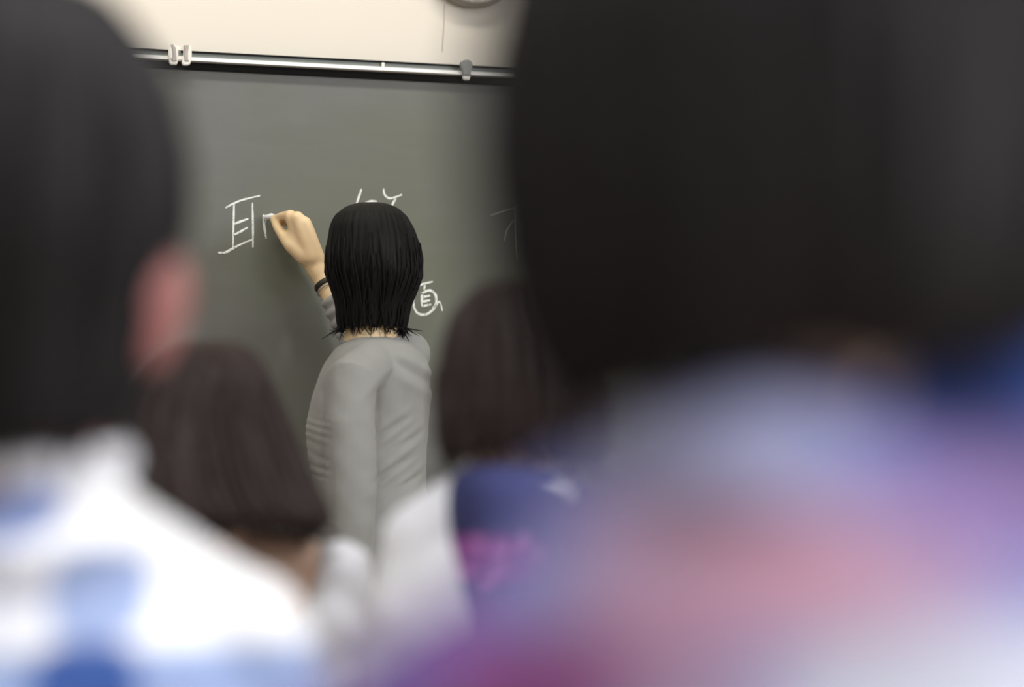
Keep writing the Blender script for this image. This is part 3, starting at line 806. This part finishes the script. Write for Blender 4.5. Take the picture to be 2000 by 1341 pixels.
for cx, cy in ((905, 1115), (968, 1068), (1010, 1052), (965, 1105), (930, 1060), (945, 1130), (1035, 1075), (1080, 1085)):
    vest_p.append(patch(cx - 14, cx + 14, cy - 11, cy + 11, PINKD))
ve = remesh('vest', bm, 0.006, 3, print_mat('navy_magenta_print', lin(60, 64, 108), vest_p, soft=0.15), root)
bm = bmesh.new(); ell(bm, s(1078, 966, 2.047), (0.0215, 0.006, 0.019))
bt = from_bm('badge', bm, M['white_cloth'], root, True); bt['label'] = 'round white badge on the vest'
hair('hair', [(549, 965, 1025, D, 0.012), (556, 932, 1052, D, 0.04), (578, 908, 1080, D, 0.07), (620, 882, 1105, D, 0.092), (680, 866, 1150, D, 0.103), (740, 858, 1178, D, 0.107),
              (800, 856, 1186, D, 0.104), (850, 858, 1180, D, 0.096), (885, 868, 1160, D, 0.086)],
     base, M['hair_brown'], root, (0.1, 1.0), 640, 0.004, 0.012, 180, 60, 60, 0.03, 0.0035, 31)

# ---- right foreground student, closest to the lens
D = 0.78
SD = student('large blurred person at right with black hair in blue and pink shirt', 1540, D, M['skin_tan'], (0.0, 1.0),
             (1540, 230, D), 0.95, (1480, 880, D), (1145, 1265, D), (1950, 1080, D), (640, 1560, D), (2250, 1900, D))
root, base, s, f, l, R, hip, hands, A, B, nb = SD
chair(root, f, 'school chair under the large blurred person at right')
bm = bmesh.new(); torso(bm, A, B, nb, hip, R, 0.043, (0.13, 0.09, 0.15))
for X_, e, wv in hands: tube(bm, [X_, X_ * 0.5 + e * 0.5, e, e * 0.3 + wv * 0.7], [0.045, 0.045, 0.042, 0.034], 18)
tube(bm, [s(1480, 930), s(1740, 915), s(2030, 850)], [0.030, 0.036, 0.044], 18)
ell(bm, s(1560, 1350), (0.12, 0.085, 0.12))
ell(bm, s(1480, 925, D - 0.03), (0.058, 0.055, 0.036))
tube(bm, [s(1380, 915), s(1165, 1060)], [0.032, 0.034], 16)
X = lambda px: s(px, 1000, D - 0.09).x
Zz = lambda py: s(1500, py, D - 0.09).z
dp = [patch(1600, 2400, 600, 850, lin(66, 92, 165)), patch(760, 1110, 860, 1090, lin(98, 102, 164)),
      patch(1160, 1640, 740, 980, lin(172, 176, 216)), patch(1150, 1950, 980, 1260, lin(196, 162, 192)), patch(1380, 1720, 1060, 1230, lin(206, 160, 184)),
      patch(1760, 2400, 850, 1100, lin(146, 124, 176)), patch(1500, 2500, 1240, 1700, lin(216, 221, 238)), patch(1100, 1420, 1220, 1320, lin(192, 142, 174)),
      patch(500, 1060, 1150, 1700, lin(108, 88, 148)), patch(860, 1230, 1270, 1460, lin(148, 84, 144)), patch(1240, 1520, 1330, 1600, lin(190, 170, 205))]
remesh('shirt', bm, 0.005, 4, print_mat('blue_pink_print', lin(140, 142, 192), dp, soft=0.3), root, wrinkle(0.0015, 60))
hair('hair', [(-440, 1500, 1600, D, 0.012), (-420, 1400, 1710, D, 0.038), (-340, 1230, 1870, D, 0.066), (-220, 1080, 2020, D, 0.088), (-80, 975, 2115, D, 0.1), (80, 935, 2155, D, 0.105),
              (240, 930, 2165, D, 0.105), (400, 948, 2160, D, 0.104), (540, 975, 2140, D, 0.1), (640, 1000, 2115, D, 0.094), (720, 1035, 2080, D, 0.086), (775, 1080, 2030, D, 0.078)],
     base, M['hair_soft'], root, (0.0, 1.0), 60, 0.003, 0.004, 220, 70, 60, 0.012, 0.0025, 41,
     bottom=lambda c, q: 0.034 * np.clip(c - 0.3, 0, 1) - 0.004 * np.clip(-c, 0, 1) + 0.006 * np.exp(-((c + 0.05) / 0.3) ** 2))
